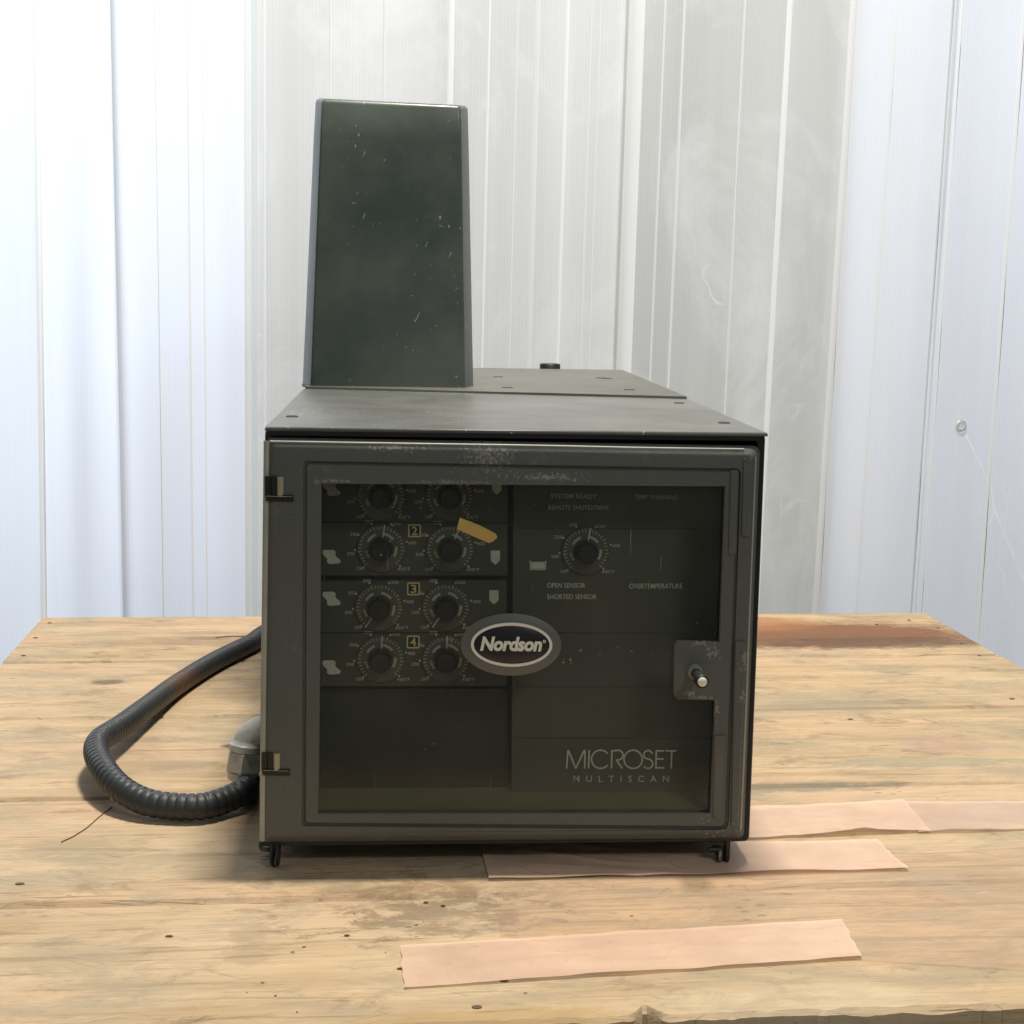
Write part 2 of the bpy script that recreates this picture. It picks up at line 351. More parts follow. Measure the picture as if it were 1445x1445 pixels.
def hose_mat():
    t = NT('corrugated_black_conduit'); co = t.coord(); n1 = t.noise(co, 18, 5, .6)
    rx = t.n('SeparateXYZ', {0: co})
    col = t.mix(n1, (.012, .014, .016), (.034, .038, .042))
    c = atZ(258, 957, .02); dx = t.n('VectorMath', {0: co, 1: tuple(c)}, operation='DISTANCE').outputs['Value']
    rust = t.math('MULTIPLY', t.ramp(t.math('ADD', t.math('MULTIPLY', dx, 14.0), t.math('MULTIPLY', t.math('SUBTRACT', n1, .5), 1.2)), [(.2, 1.), (.75, 0.)]), .8)
    col = t.mix(rust, col, (.085, .038, .018))
    t.bsdf(Base_Color=col, Roughness=.48, Normal=t.bump(t.noise(co, 120, 3), .1, .0006)); return t.m
M['hose'] = hose_mat()

def sheet_mat(name, refl, trans, streak=.12, scr=.5, flute=.25, marks=()):
    t = NT(name); co = t.coord()
    st = t.noise(t.coord((26, 26, .35)), 1, 5, .65); st2 = t.noise(t.coord((2.2, 2.2, 1.1)), 1, 5, .6)
    fl = t.n('TexWave', {'Vector': t.coord((1, 1, 1)), 'Scale': 75.0, 'Distortion': .25, 'Detail': 1.0}, wave_type='BANDS', bands_direction='X', wave_profile='SIN').outputs[1]
    k = t.math('ADD', t.math('MULTIPLY', t.math('SUBTRACT', st, .5), streak * 1.5), t.math('MULTIPLY', t.math('SUBTRACT', st2, .5), streak * 2.2))
    k = t.math('ADD', k, t.math('MULTIPLY', t.math('SUBTRACT', t.noise(t.coord((7, 7, .5)), 1, 3, .5), .5), streak * 4.5))
    k = t.math('ADD', t.math('ADD', k, 1.0), t.math('MULTIPLY', t.math('SUBTRACT', fl, .5), flute * .11))
    # fine white crease marks with broken lengths
    v = t.n('TexVoronoi', {'Vector': t.n('VectorMath', {0: t.coord((7, 7, 3.4)), 1: t.n('VectorMath', {0: t.n('TexNoise', {'Vector': co, 'Scale': 9.0, 'Detail': 4.0}).outputs[1], 'Scale': .8}, operation='SCALE').outputs[0]}, operation='ADD').outputs[0], 'Scale': 1.0}, feature='DISTANCE_TO_EDGE')
    cr = t.math('MULTIPLY', t.ramp(v.outputs['Distance'], [(.0, 1.), (.022, 0.)]), t.ramp(t.noise(co, 5.5, 3), [(.56, 0.), (.70, 1.)]))
    smear = t.math('MULTIPLY', t.ramp(t.noise(t.coord((6, 6, 4)), 1, 7, .7, 1.), [(.50, 0.), (.75, 1.)]), .55)
    cr = t.math('MULTIPLY', t.math('MAXIMUM', cr, smear), scr)
    if marks:
        xyz = t.n('SeparateXYZ', {0: co}); wob = t.math('MULTIPLY', t.math('SUBTRACT', t.noise(co, 40, 3), .5), .006)
        for (a_, b_, wd) in marks:
            u = t.math('DIVIDE', t.math('SUBTRACT', xyz.outputs[2], a_.z), b_.z - a_.z)
            xx = t.math('ADD', t.math('ADD', a_.x, t.math('MULTIPLY', u, b_.x - a_.x)), wob)
            m = t.math('MULTIPLY', t.math('LESS_THAN', t.math('ABSOLUTE', t.math('SUBTRACT', xyz.outputs[0], xx)), wd), t.math('LESS_THAN', t.math('ABSOLUTE', t.math('SUBTRACT', u, .5)), .5))
            cr = t.math('MAXIMUM', cr, t.math('MULTIPLY', m, t.ramp(t.noise(co, 60, 2), [(.35, .15), (.6, .9)])))
    def shade(c): return t.mix(cr, t.n('VectorMath', {0: c, 'Scale': k}, operation='SCALE').outputs[0], (.86, .87, .86))
    d = t.n('BsdfDiffuse', {0: shade(refl)}).outputs[0]; b = t.bump(fl, .3, .0012)
    tl = t.n('BsdfTranslucent', {0: shade(trans)}).outputs[0]
    a = t.n('MixShader', {0: .5, 1: d, 2: tl}).outputs[0]
    g = t.n('BsdfGlossy', {0: rgb(1, 1, 1), 'Roughness': .2, 'Normal': b}).outputs[0]
    t.surface(t.n('MixShader', {0: t.n('Fresnel', {0: 1.4, 'Normal': b}).outputs[0], 1: a, 2: g}).outputs[0]); return t.m
M['sheet_left'] = sheet_mat('clear_blue_sheet', (.78, .82, .89), (.79, .845, .96), .07, .15)
M['sheet_mid'] = sheet_mat('grey_sheet', (.64, .645, .64), (.63, .635, .635), .12, .9, .45)
M['sheet_mid2'] = sheet_mat('grey_sheet_darker', (.53, .54, .525), (.53, .545, .53), .12, .75, .45)
M['sheet_right'] = sheet_mat('white_sheet', (.75, .78, .83), (.75, .78, .84), .07, .35, .35)
M['sheet_end'] = sheet_mat('white_sheet_scratched', (.72, .755, .82), (.72, .755, .83), .07, .35, .35, [(atY(*p, .989), atY(*q, .989), w_) for p, q, w_ in (((1362, 612), (1400, 690), .0012), ((1400, 690), (1404, 722), .0012), ((1404, 722), (1450, 830), .0014), ((1404, 722), (1385, 760), .001))])
M['ridge'] = sheet_mat('white_ridge', (.76, .77, .765), (.76, .77, .775), .03, 0)
M['ridge_soft'] = sheet_mat('soft_ridge', (.68, .69, .685), (.675, .685, .685), .03, 0)
M['ridge_dark'] = sheet_mat('grey_joint', (.56, .58, .57), (.55, .575, .57), .05, 0)
def floor_mat():
    t = NT('concrete_floor'); n1 = t.noise(t.coord(), 6, 8, .7)
    t.bsdf(Base_Color=t.mix(n1, (.10, .095, .085), (.22, .21, .19)), Roughness=.8, Normal=t.bump(n1, .3, .002)); return t.m
M['floor'] = floor_mat()

# ------------------------------------------------------------------ floor
FLOOR = -.14
bm = bmesh.new(); v = [bm.verts.new(p) for p in ((-6, -7, FLOOR), (6, -7, FLOOR), (6, 1.3, FLOOR), (-6, 1.3, FLOOR))]; bm.faces.new(v)
tag(obj('floor', bm, M['floor']), kind='structure')

# ------------------------------------------------------------------ plastic sheets behind
def xline(x0, x1, y0, yw, z):
    """world x on plane y = yw of the photograph's line (x0 at row 0, x1 at row y0), at height z"""
    a = atY(x0, 0, yw); b = atY(x1, y0, yw); return a.x + (b.x - a.x) * (z - a.z) / (b.z - a.z)
ZT, ZB = 1.25, FLOOR
def sheet(label, left, right, yw, mat, ridges):
    root = empty('plastic_sheet', (xline(*left, yw, ZB) * .5 + xline(*right, yw, ZB) * .5, yw, ZB))
    tag(root, label, 'plastic sheet', 'plastic sheets hung behind the pallet')
    nz = 12; us = [i / 24 for i in range(25)]; span = []
    for r_ in ridges:       # the ridges are formed in the sheet: cut their bands out of it
        z = .3; a = xline(*left, yw, z); b_ = xline(*right, yw, z); x = xline(r_[0], r_[1], r_[2], yw, z); wm = r_[3] * .5 * .00092
        span.append(((x - wm - a) / (b_ - a), (x + wm - a) / (b_ - a), r_))
    span = [(max(0, p), min(1, q), r_) for p, q, r_ in span if q > 0 and p < 1]; span.sort(key=lambda t: t[0])
    def P(u, k, fwd_=0):
        z = ZB + (ZT - ZB) * k / nz; a = xline(*left, yw, z); b_ = xline(*right, yw, z)
        return Vector((a + (b_ - a) * u, yw - fwd_ + .003 * math.sin(u * 9 + yw * 900) * (.6 + .4 * math.sin(k * .7)), z))
    def strip(bm, cols):
        g = [[bm.verts.new(P(u, k, f)) for u, f in cols] for k in range(nz + 1)]
        for k in range(nz):
            for i in range(len(cols) - 1): bm.faces.new((g[k][i], g[k][i + 1], g[k + 1][i + 1], g[k + 1][i]))
    bm = bmesh.new(); u0 = 0
    for p, q, r_ in span + [(1, 1, None)]:
        if p - u0 > 1e-5: strip(bm, [(u0, 0)] + [(u, 0) for u in us if u0 + 1e-4 < u < p - 1e-4] + [(p, 0)])
        u0 = max(u0, q)
    obj('sheet', bm, mat, root, 40)
    u0 = 0
    for p, q, r_ in span:
        p = max(p, u0); u0 = max(u0, q)
        if q - p < 1e-5: continue
        bm = bmesh.new(); h = .0006 if r_[3] > 15 else .00018 * r_[3] ** .5
        strip(bm, [(p, 0), (p + (q - p) * .25, h), (p + (q - p) * .5, h * 1.15), (p + (q - p) * .75, h), (q, 0)]); obj(r_[5], bm, M[r_[4]], root, 60)
    return root
L0, L1, L2, L3 = (-330, -330, 870), (53, 64, 870), (157, 175, 870), (352, 354, 870)
C1, C2, R1, R2 = (884, 865, 525), (1200, 1145, 870), (1350, 1290, 870), (1800, 1710, 870)
def shift(l, d): return (l[0] + d, l[1] + d, l[2])
sheet('brightest bluish white sheet beyond the pallet corner, at the end of the row', L0, shift(L1, 2), .983, M['sheet_left'], [(50, 62, 870, 9, 'ridge', 'edge_ridge')])
sheet('narrow bluish white sheet with no ridges, between the end sheet and a grey joint', L1, shift(L2, 2), .990, M['sheet_left'], [(158, 176, 870, 5, 'ridge_dark', 'joint')])
sheet('bluish white sheet above the black hose with two faint ridges', L2, shift(L3, 0), .984, M['sheet_left'], [(222, 229, 870, 3, 'ridge', 'ridge'), (262, 276, 870, 4, 'ridge', 'ridge'), (284, 295, 870, 3, 'ridge', 'ridge'), (347, 350, 870, 7, 'ridge', 'edge_ridge')])
sheet('grey translucent sheet with many white ridges behind the tall hood', shift(L3, -12), shift(C1, 1), 1.0, M['sheet_mid'],
      [(357, 360, 870, 9, 'ridge_dark', 'joint'), (372, 374, 870, 4, 'ridge_soft', 'ridge'), (465, 463, 525, 3, 'ridge_soft', 'ridge'), (540, 537, 525, 4, 'ridge_soft', 'ridge'), (634, 628, 525, 8, 'ridge', 'ridge'), (689, 680, 525, 3, 'ridge', 'ridge'), (731, 718, 525, 3, 'ridge_soft', 'ridge'),
       (764, 745, 525, 9, 'ridge_soft', 'ridge'), (767, 748, 525, 3, 'ridge', 'ridge'), (805, 786, 525, 5, 'ridge', 'ridge'), (834, 818, 525, 4, 'ridge_soft', 'ridge'), (850, 830, 525, 3, 'ridge_soft', 'ridge')])
sheet('scratched grey sheet with a broad white edge strip, beside the many-ridged sheet', C1, shift(C2, 3), .991, M['sheet_mid2'],
      [(898, 880, 525, 22, 'ridge', 'edge_strip'), (941, 918, 525, 3, 'ridge_soft', 'ridge'), (966, 944, 525, 4, 'ridge_soft', 'ridge'), (1050, 1025, 525, 3, 'ridge_soft', 'ridge'), (1115, 1086, 525, 8, 'ridge', 'ridge')])
sheet('pale white sheet beside the scratched grey sheet, with two faint ridges', C2, shift(R1, 3), .983, M['sheet_right'], [(1206, 1151, 870, 9, 'ridge', 'edge_ridge'), (1262, 1212, 870, 4, 'ridge', 'ridge'), (1346, 1286, 870, 3, 'ridge_dark', 'joint')])
hole_sheet = sheet('pale bluish sheet with a small round hole and a long scratch', R1, R2, .989, M['sheet_end'], [(1358, 1298, 870, 4, 'ridge', 'edge_ridge'), (1452, 1377, 870, 7, 'ridge', 'ridge')])
bm = bmesh.new(); c = atY(1356, 601, .9845); 
lathe(bm, c, (0, -1, 0), [(.0, .0078), (.0016, .0066), (.0018, .005), (.0008, .0034)], 20, caps=False)
obj('hole_rim', bm, M['ridge'], hole_sheet, 60)

# ------------------------------------------------------------------ pallet
YB = [.826, .600, .387, .160, -.050, -.232]; XL, XR = -.4725, .616; TH = .022
pal = empty('wooden_pallet', (0, 0, 0)); pal.rotation_euler = (0, 0, TY); bpy.context.view_layer.update()
tag(pal, 'weathered pine pallet with five wide boards carrying the machine', 'pallet')
def child(name, bm, mat, parent, smooth=None):      # mesh given in the parent's own frame
    bmesh.ops.recalc_face_normals(bm, faces=bm.faces[:])
    me = bpy.data.meshes.new(name); bm.to_mesh(me); bm.free(); me.materials.append(mat)
    o = bpy.data.objects.new(name, me); COL.objects.link(o); o.parent = parent
    if smooth is not None:
        me.polygons.foreach_set('use_smooth', [True] * len(me.polygons)); me.set_sharp_from_angle(angle=math.radians(smooth))
    return o
planks = []
for j in range(5):
    y1, y0 = YB[j] - .0019, YB[j + 1] + .0019; bm = bmesh.new(); loops = []; N = 420
    for i in range(N + 1):
        x = XL + (XR - XL) * i / N + (.002 * math.sin(j * 2.1) if i in (0, N) else 0); b = .0032
        e0 = .0011 * noise.noise((x * 9, j * 3.1, 0)) + .0008 * noise.noise((x * 45, j, 3)); e1 = .0011 * noise.noise((x * 9, j * 3.1, 7)) + .0008 * noise.noise((x * 45, j, 9))
        t0 = y0 + e0; chamf = b + .0012 * max(0, noise.noise((x * 30, j, 5)))
        if j == 4:      # broken, splintered front edge
            t0 = y0 + .003 * max(0, noise.noise((x * 11, 2, 0))) + .0022 * noise.noise((x * 60, 1, 0)) + .0012 * noise.noise((x * 170, 1, 4))
            xn = tpx(918, 1440)[0]; t0 += .012 * math.exp(-((x - xn) / .006) ** 2)
            chamf = .0025 + .0035 * abs(noise.noise((x * 25, 4, 0)))
        t1 = y1 + e1; dz = .0005 * noise.noise((x * 5, j * 2, 1)) - .0003
        m = [t0 + chamf + (t1 - b - t0 - chamf) * q for q in (.33, .66)]
        loops.append([(x, t0, -TH), (x, t0, -chamf), (x, t0 + chamf, dz), (x, m[0], dz), (x, m[1], dz), (x, t1 - b, dz), (x, t1, -b), (x, t1, -TH)])
    loft(bm, loops); planks.append(child('plank', bm, M['wood'], pal, 35))
for xs in (XL + .05, (XL + XR) / 2, XR - .05):
    bm = bmesh.new(); box(bm, xs - .045, xs + .045, YB[5] + .014, YB[0] - .004, -.1225, -TH - .0004, bev=.003); child('stringer', bm, M['wood_dark'], pal)
for yb in (YB[5] + .02, .25, YB[0] - .11):
    bm = bmesh.new(); box(bm, XL + .002, XR - .002, yb, yb + .1, FLOOR + .0005, -.1228, bev=.002); child('bottom_board', bm, M['wood_dark'], pal)
def tab3(px, py, z=0): x, y = tpx(px, py); return Vector((x, y, z))
for px, py in ((70, 879), (50, 900), (33, 925), (1283, 875), (1237, 881), (1324, 886), (1357, 908), (1382, 925), (1428, 986), (1200, 1015), (28, 1247), (673, 1421)):
    P = tab3(px, py); j = max(k for k in range(5) if P.y <= YB[k]); bm = bmesh.new()
    lathe(bm, P, (0, 0, 1), [(-.001, .0022), (.0003, .0022), (.0005, .0017), (.0005, .0003)], 12)
    n_ = child('nail', bm, M['crack'], planks[j], 40); n_.scale = (random.uniform(.9, 1.4), random.uniform(.8, 1.1), 1); n_.location = (P.x * (1 - n_.scale.x), P.y * (1 - n_.scale.y), 0)
def crack(pts, wd, j):
    P = [tab3(*p) for p in pts]; bm = bmesh.new(); A = []
    for i, p in enumerate(P):
        t = (P[min(i + 1, len(P) - 1)] - P[max(0, i - 1)]).normalized(); s = Vector((-t.y, t.x, 0)); hw = wd * math.sin(math.pi * (i + .35) / (len(P) - .3)) 
        A.append([p + s * hw + Vector((0, 0, .0002)), p + Vector((0, 0, .0007)), p - s * hw + Vector((0, 0, .0002)), p - Vector((0, 0, .002))])
    loft(bm, A); child('crack', bm, M['crack'], planks[j])
crack([(158, 1139), (140, 1153), (122, 1169), (103, 1181), (86, 1189)], .00034, 3)
crack([(304, 900), (322, 898), (345, 898), (362, 897)], .0008, 0)
# loose chips and grit
chips = bmesh.new()
for _ in range(34):
    px = random.choice((random.gauss(560, 90), random.uniform(20, 900))); py = random.choice((random.gauss(1290, 40), random.uniform(1180, 1430)))
    x, y = tpx(px, py)
    if not (XL < x < XR and YB[5] + .01 < y < YB[0]) or py < 1245 and px > 330: continue
    s = random.choice((.0003, .0004, .0005, .0009)); a = random.uniform(0, 3.1); P = Vector((x, y, .0002)); L = s * random.uniform(1.2, 4)
    q = [P + Vector((math.cos(a + k * math.pi / 3) * L * random.uniform(.7, 1.1), math.sin(a + k * math.pi / 3) * s * random.uniform(.6, 1.1), 0)) for k in range(6)]
    top = [P.lerp(v_, .6) + Vector((0, 0, s * .8)) for v_ in q]; loft(chips, [q, top])
tag(child('debris', chips, M['chip'], pal), kind='stuff')

# ------------------------------------------------------------------ tape strips on the boards
def tape(label, corners, mat, z0=.0008, wr=.0006, seed=0, curl=.0, nx=140, ny=22, ragged=.0016, name='tape_strip'):
    TL, TR, BR, BL = [atZ(*c) for c in corners]; bm = bmesh.new(); g = []
    for k in range(ny + 1):
        row = []
        for i in range(nx + 1):
            u, v_ = i / nx, k / ny
            p = (TL.lerp(TR, u)).lerp(BL.lerp(BR, u), v_)
            p = p.copy(); p.x += ragged * noise.noise((v_ * 5, seed, 0)) * (1 if i in (0, nx) else 0); p.y += .0012 * noise.noise((u * 9, seed, v_ > .5))
            q = noise.noise((p.x * 22 + seed, p.y * 60, 0)); q2 = noise.noise((p.x * 9 + p.y * 45 + seed, p.y * 20 - p.x * 6, 3))
            z = z0 + wr * max(0, q) + wr * 3.2 * max(0, 1 - abs(q2) * 9) * max(0, noise.noise((p.x * 7, p.y * 9, seed)))
            e = max(0, v_ - .8) / .2; z += curl * e * e * max(0, noise.noise((p.x * 13, seed, 1)) + .15)
            p.z = z; row.append(bm.verts.new(p))
        g.append(row)
    for k in range(ny):
        for i in range(nx): bm.faces.new((g[k][i], g[k][i + 1], g[k + 1][i + 1], g[k + 1][i]))
    o = obj(name, bm, mat, None, 60); tag(o, label, 'tape', 'tape strips stuck on the pallet boards'); return o
tape('wide sheet of clear tape covering the boards in front of the machine', ((705, 1248), (1560, 1185), (1620, 1382), (706, 1322)), M['tape_clear'], .0006, .0003, 1, name='clear_tape')
tape('peach tape strip lying alone along the front board with a creased middle', ((565, 1336), (1188, 1299), (1216, 1354), (570, 1396)), M['tape'], .0011, .0014, 2, .006)
tape('peach tape strip running out from under the machine door', ((679, 1194), (1238, 1188), (1282, 1230), (689, 1243)), M['tape'], .0014, .0011, 3, .005)
tape('wrinkled peach tape strip beside the machine with a raised fold along its far edge', ((980, 1146), (1275, 1131), (1312, 1175), (980, 1188)), M['tape'], .0018, .0018, 4, .006)
tape('pale see-through tape continuing outward from the wrinkled peach strip', ((1262, 1133), (1560, 1132), (1580, 1168), (1296, 1177)), M['tape_pale'], .0011, .0006, 5, .002)
bm = bmesh.new(); P = [atZ(x, y, .0028) for x, y in ((1050, 1147), (1085, 1154), (1115, 1152), (1150, 1144), (1190, 1139), (1230, 1134), (1268, 1132))]

# ------------------------------------------------------------------ the machine
G = .0161; HT = G + .2895; D = .70
mach = empty('control_unit', (0, .3, 0))
tag(mach, 'black glue melter control unit with smoked door, dials and tall tapered hood', 'machine')
# --- housing shell: open at the front
o_px = [(374, 606), (1080, 611.5), (1057, 1187), (366, 1194)]
outer = rquad(o_px, [6, 9, 8, 4], 4); inner = rquad([(381, 615), (1069, 622), (1047, 1179), (374, 1186)], 4, 4)
bm = bmesh.new(); O0 = Yp(outer, .0); I0 = Yp(inner, .0)
O0i = Yp([(p[0] * .997 + 722 * .003, p[1] * .997 + 900 * .003) for p in outer], -.0012)
loft(bm, [[p + Vector((0, D, 0)) for p in O0], O0, O0i, I0, [p + Vector((0, .12, 0)) for p in I0]], True, True)
obj('housing', bm, [M['black']], mach, 40)
# base rails under the housing
for x in (-.13, .13):
    bm = bmesh.new(); box(bm, x - .02, x + .02, .08, .66, .0, G + .002, bev=.001); obj('base_rail', bm, M['black'], mach)
# --- top plates
tl, tr = Vector((-.1672, -.0035, 0)), Vector((.1705, -.0035, 0))
s_l, s_r = Vector((-.1672, .365, 0)), Vector((.1712, .300, 0))
def topplate(name, pts, z0, z1, mat, bev=.0012):
    bm = bmesh.new(); c = sum((Vector(p) for p in pts), Vector()) / len(pts)
    def L(i, z): return [Vector((p.x + (c.x - p.x) / abs(c.x - p.x) * i, p.y + (c.y - p.y) / abs(c.y - p.y) * i, z)) for p in map(Vector, pts)]
    loft(bm, [L(0, z0), L(0, z1 - bev), L(bev * .3, z1 - bev * .3), L(bev, z1)]); return obj(name, bm, mat, mach, 60)
fp = topplate('top_plate', [tl, tr, s_r, s_l], HT - .0014, HT + .0012, M['top'])
rp = topplate('rear_top_plate', [s_l + Vector((.002, .0015, 0)), s_r + Vector((-.0015, .0015, 0)), Vector((.1695, D + .008, 0)), Vector((-.165, D + .008, 0))], HT - .004, HT + .0034, M['rear_top'], .0006)
for px, py in ((703, 532), (856, 534), (888, 550), (716, 547), (848, 533.5)):
    P = atZ(px, py, HT + .0034); bm = bmesh.new(); box(bm, P.x - .0048, P.x + .0048, P.y - .004, P.y + .004, P.z - .0003, P.z + .0003); obj('slot', bm, M['groove'], rp)
for px, py in ((958, 569), (1022, 597), (412, 588)):
    P = atZ(px, py, HT + .0012); bm = bmesh.new(); lathe(bm, P, (0, 0, 1), [(-.0002, .0046), (.0006, .0043), (.0009, .0034), (.0005, .0024), (.0005, .0002)], 16); obj('screw_head', bm, M['paint'], fp, 40)
# rear shelf with a black cap behind the top plate
bm = bmesh.new(); box(bm, -.15, .155, D + .0, D + .05, HT - .09, HT - .012, bev=.002); obj('rear_shelf', bm, M['paint'], mach)
pc = atY(776, 523, D + .026); rr = abs(atY(790, 518, D + .026).x - atY(761, 518, D + .026).x) / 2; zt = atY(776, 513, D + .026).z
bm = bmesh.new(); lathe(bm, (pc.x, pc.y, HT - .013), (0, 0, 1), [(0, rr * .8), (.004, rr * .82), (.004, rr), (zt - HT + .013 - .0015, rr), (zt - HT + .013, rr * .9), (zt - HT + .013, .001)], 28); obj('filler_cap', bm, M['rubber'], mach, 40)
# --- tall hood
yt = .372
bl, br = atZ(426, 551, HT), atZ(668, 554, HT); tlp, trp = atY(446, 139, yt + .004), atY(660, 149.5, yt + .004)
HD, HC = .19, .032            # depth of the hood and of its bevelled front edges
hq = {'f0': (atY(438.5, 551, yt).x, atY(656, 553, yt).x), 'b0': (atY(426.5, 550, yt + HC).x, atY(668, 552, yt + HC).x), 'f1': (atY(454.5, 140, yt).x, atY(650, 150, yt).x), 'b1': (atY(445, 140, yt + HC).x, atY(660.5, 150, yt + HC).x)}
def rrect(x0, x1, y0, y1, z, r, zr=None, n=6):
    out = []
    for cx, cy, a0 in ((x1 - r, y1 - r, 0), (x0 + r, y1 - r, 90), (x0 + r, y0 + r, 180), (x1 - r, y0 + r, 270)):
        for k in range(n + 1):
            a = math.radians(a0 + 90 * k / n); x = cx + r * math.cos(a); y = cy + r * math.sin(a)
            out.append(Vector((x, y, z if zr is None else z + (zr - z) * (x - x0) / (x1 - x0))))
    return out
bm = bmesh.new(); zl, zr_ = tlp.z, trp.z; r = .0070
def hood_loop(u, ins=0, dz=0):
    L = lambda k: (hq[k + '0'][0] + (hq[k + '1'][0] - hq[k + '0'][0]) * u + ins, hq[k + '0'][1] + (hq[k + '1'][1] - hq[k + '0'][1]) * u - ins)
    (fx0, fx1), (bx0, bx1) = L('f'), L('b'); y0, y1, yc = yt + ins, yt + HD - ins, yt + HC
    q = [Vector(p) for p in ((bx1, y1), (bx0, y1), (bx0, yc), (fx0, y0), (fx1, y0), (bx1, yc))]; out = []
    for i, r_ in enumerate((.004, .004, .003, .0022, .0022, .003)):
        p, pa, pb = q[i], q[i - 1], q[(i + 1) % 6]; A_ = p + (pa - p).normalized() * r_; B_ = p + (pb - p).normalized() * r_
        for k in range(5): t = k / 4; out.append(A_ * (1 - t) ** 2 + p * 2 * t * (1 - t) + B_ * t * t)
    zz = lambda x, y: HT + ((zl - HT) + (zr_ - zl) * (x - bx0) / (bx1 - bx0)) * u + dz + .0035 * min(1, (y - yt) / HC) * u
    return [Vector((p.x, p.y, zz(p.x, p.y))) for p in out]
loft(bm, [hood_loop(0, 0, .0006)] + [hood_loop(k / 8) for k in range(1, 8)] + [hood_loop(1, 0, -.004), hood_loop(1, .0008, -.0018), hood_loop(1, .0022, -.0005), hood_loop(1, .004)])
obj('hood', bm, M['hood'], mach, 50)
bm = bmesh.new(); loft(bm, [[Vector((p.x + (.0004 if p.x > -.09 else -.0004) * k, p.y - .0014 * k, HT + z)) for p in hood_loop(0)] for k, z in ((1, .0006), (.9, .0022), (.2, .003))])
obj('hood_seal', bm, M['black'], mach, 50)

# --- inner panels behind the window
PY = .045
bm = bmesh.new(); z_l = atY(720, 1117, PY).z
box(bm, -.158, .160, .006, PY + .03, z_l - .004, z_l); obj('inner_ledge', bm, M['ledge'], mach)
bm = bmesh.new(); box(bm, -.160, .162, PY + .018, PY + .022, z_l - .001, HT - .012); obj('back_plate', bm, M['groove'], mach)
def panel(name, px, y, mat, th=.006):
    bm = bmesh.new(); q = rquad(px, 1.5, 2); a = Yp(q, y); b = Yp([(p[0] + (722 - p[0]) * .002, p[1]) for p in q], y - .0006)
    loft(bm, [[p + Vector((0, th, 0)) for p in a], a, b]); return obj(name, bm, mat, mach, 40)
pA = panel('zone_panel', [(446, 640), (716, 640), (716, 812), (446, 812)], PY, M['panel'])
pB = panel('zone_panel', [(446, 820), (715, 819), (715, 968), (446, 968)], PY, M['panel'])
pC = panel('main_panel', [(725, 640), (1030, 640), (1016, 1116.5), (722, 1116.5)], PY, M['panel_right'])
pD = panel('blank_panel', [(440, 972), (716, 972), (718, 1117), (440, 1117)], PY + .010, M['blank'])
def bar(name, x0, y0, x1, y1, wpx, y, mat, parent):
    d = Vector((x1 - x0, y1 - y0)); s = Vector((-d.y, d.x)).normalized() * wpx / 2; a, b = Vector((x0, y0)), Vector((x1, y1))
    bm = bmesh.new(); prism(bm, Yp([a - s, b - s, b + s, a + s], y - .0003), (0, .0006, 0)); return obj(name, bm, mat, parent)
bar('groove', 447, 737, 715, 738, 1.4, PY - .0006, M['groove'], pA); bar('groove', 447, 893, 714, 893, 1.4, PY - .0006, M['groove'], pB)
for yy in (745, 893, 969, 1041): bar('groove', 727, yy, 1014, yy + 1, 1.0, PY - .0006, M['faint_groove'], pC)
S = (CAM - atY(722, 850, PY)).length / FPX * 1.0        # metres for one photograph pixel at the panel

def text_bm(body, shear=0, bold=0.0, space=1.0):
    cu = bpy.data.curves.new('t', 'FONT'); cu.body = body; cu.shear = shear; cu.offset = bold; cu.space_character = space; cu.resolution_u = 3
    o = bpy.data.objects.new('t', cu); COL.objects.link(o); bpy.context.view_layer.update()
    me = bpy.data.meshes.new_from_object(o.evaluated_get(bpy.context.evaluated_depsgraph_get()))
    bm = bmesh.new(); bm.from_mesh(me); bpy.data.objects.remove(o); bpy.data.curves.remove(cu); bpy.data.meshes.remove(me); return bm
def text(name, body, x0, x1, ytop, ybase, y, mat, parent, shear=0, bold=0.0, space=1.0, slope=0.0, capref=None):
    """lettering whose bounding box spans the pixels x0..x1 and whose capitals span ytop..ybase, printed on plane y"""
    bm = text_bm(body, shear, bold, space); xs = [v.co.x for v in bm.verts]; ys = [v.co.y for v in bm.verts]
    a, b = min(xs), max(xs); c, d = min(ys), max(ys)
    for v in bm.verts:
        u = (v.co.x - a) / (b - a); t = (v.co.y - c) / (d - c); px = x0 + (x1 - x0) * u; v.co = atY(px, ybase + (ytop - ybase) * t + slope * (px - x0), y - .0002)
    for f in bm.faces: f.smooth = False
    return obj(name, bm, mat, parent)

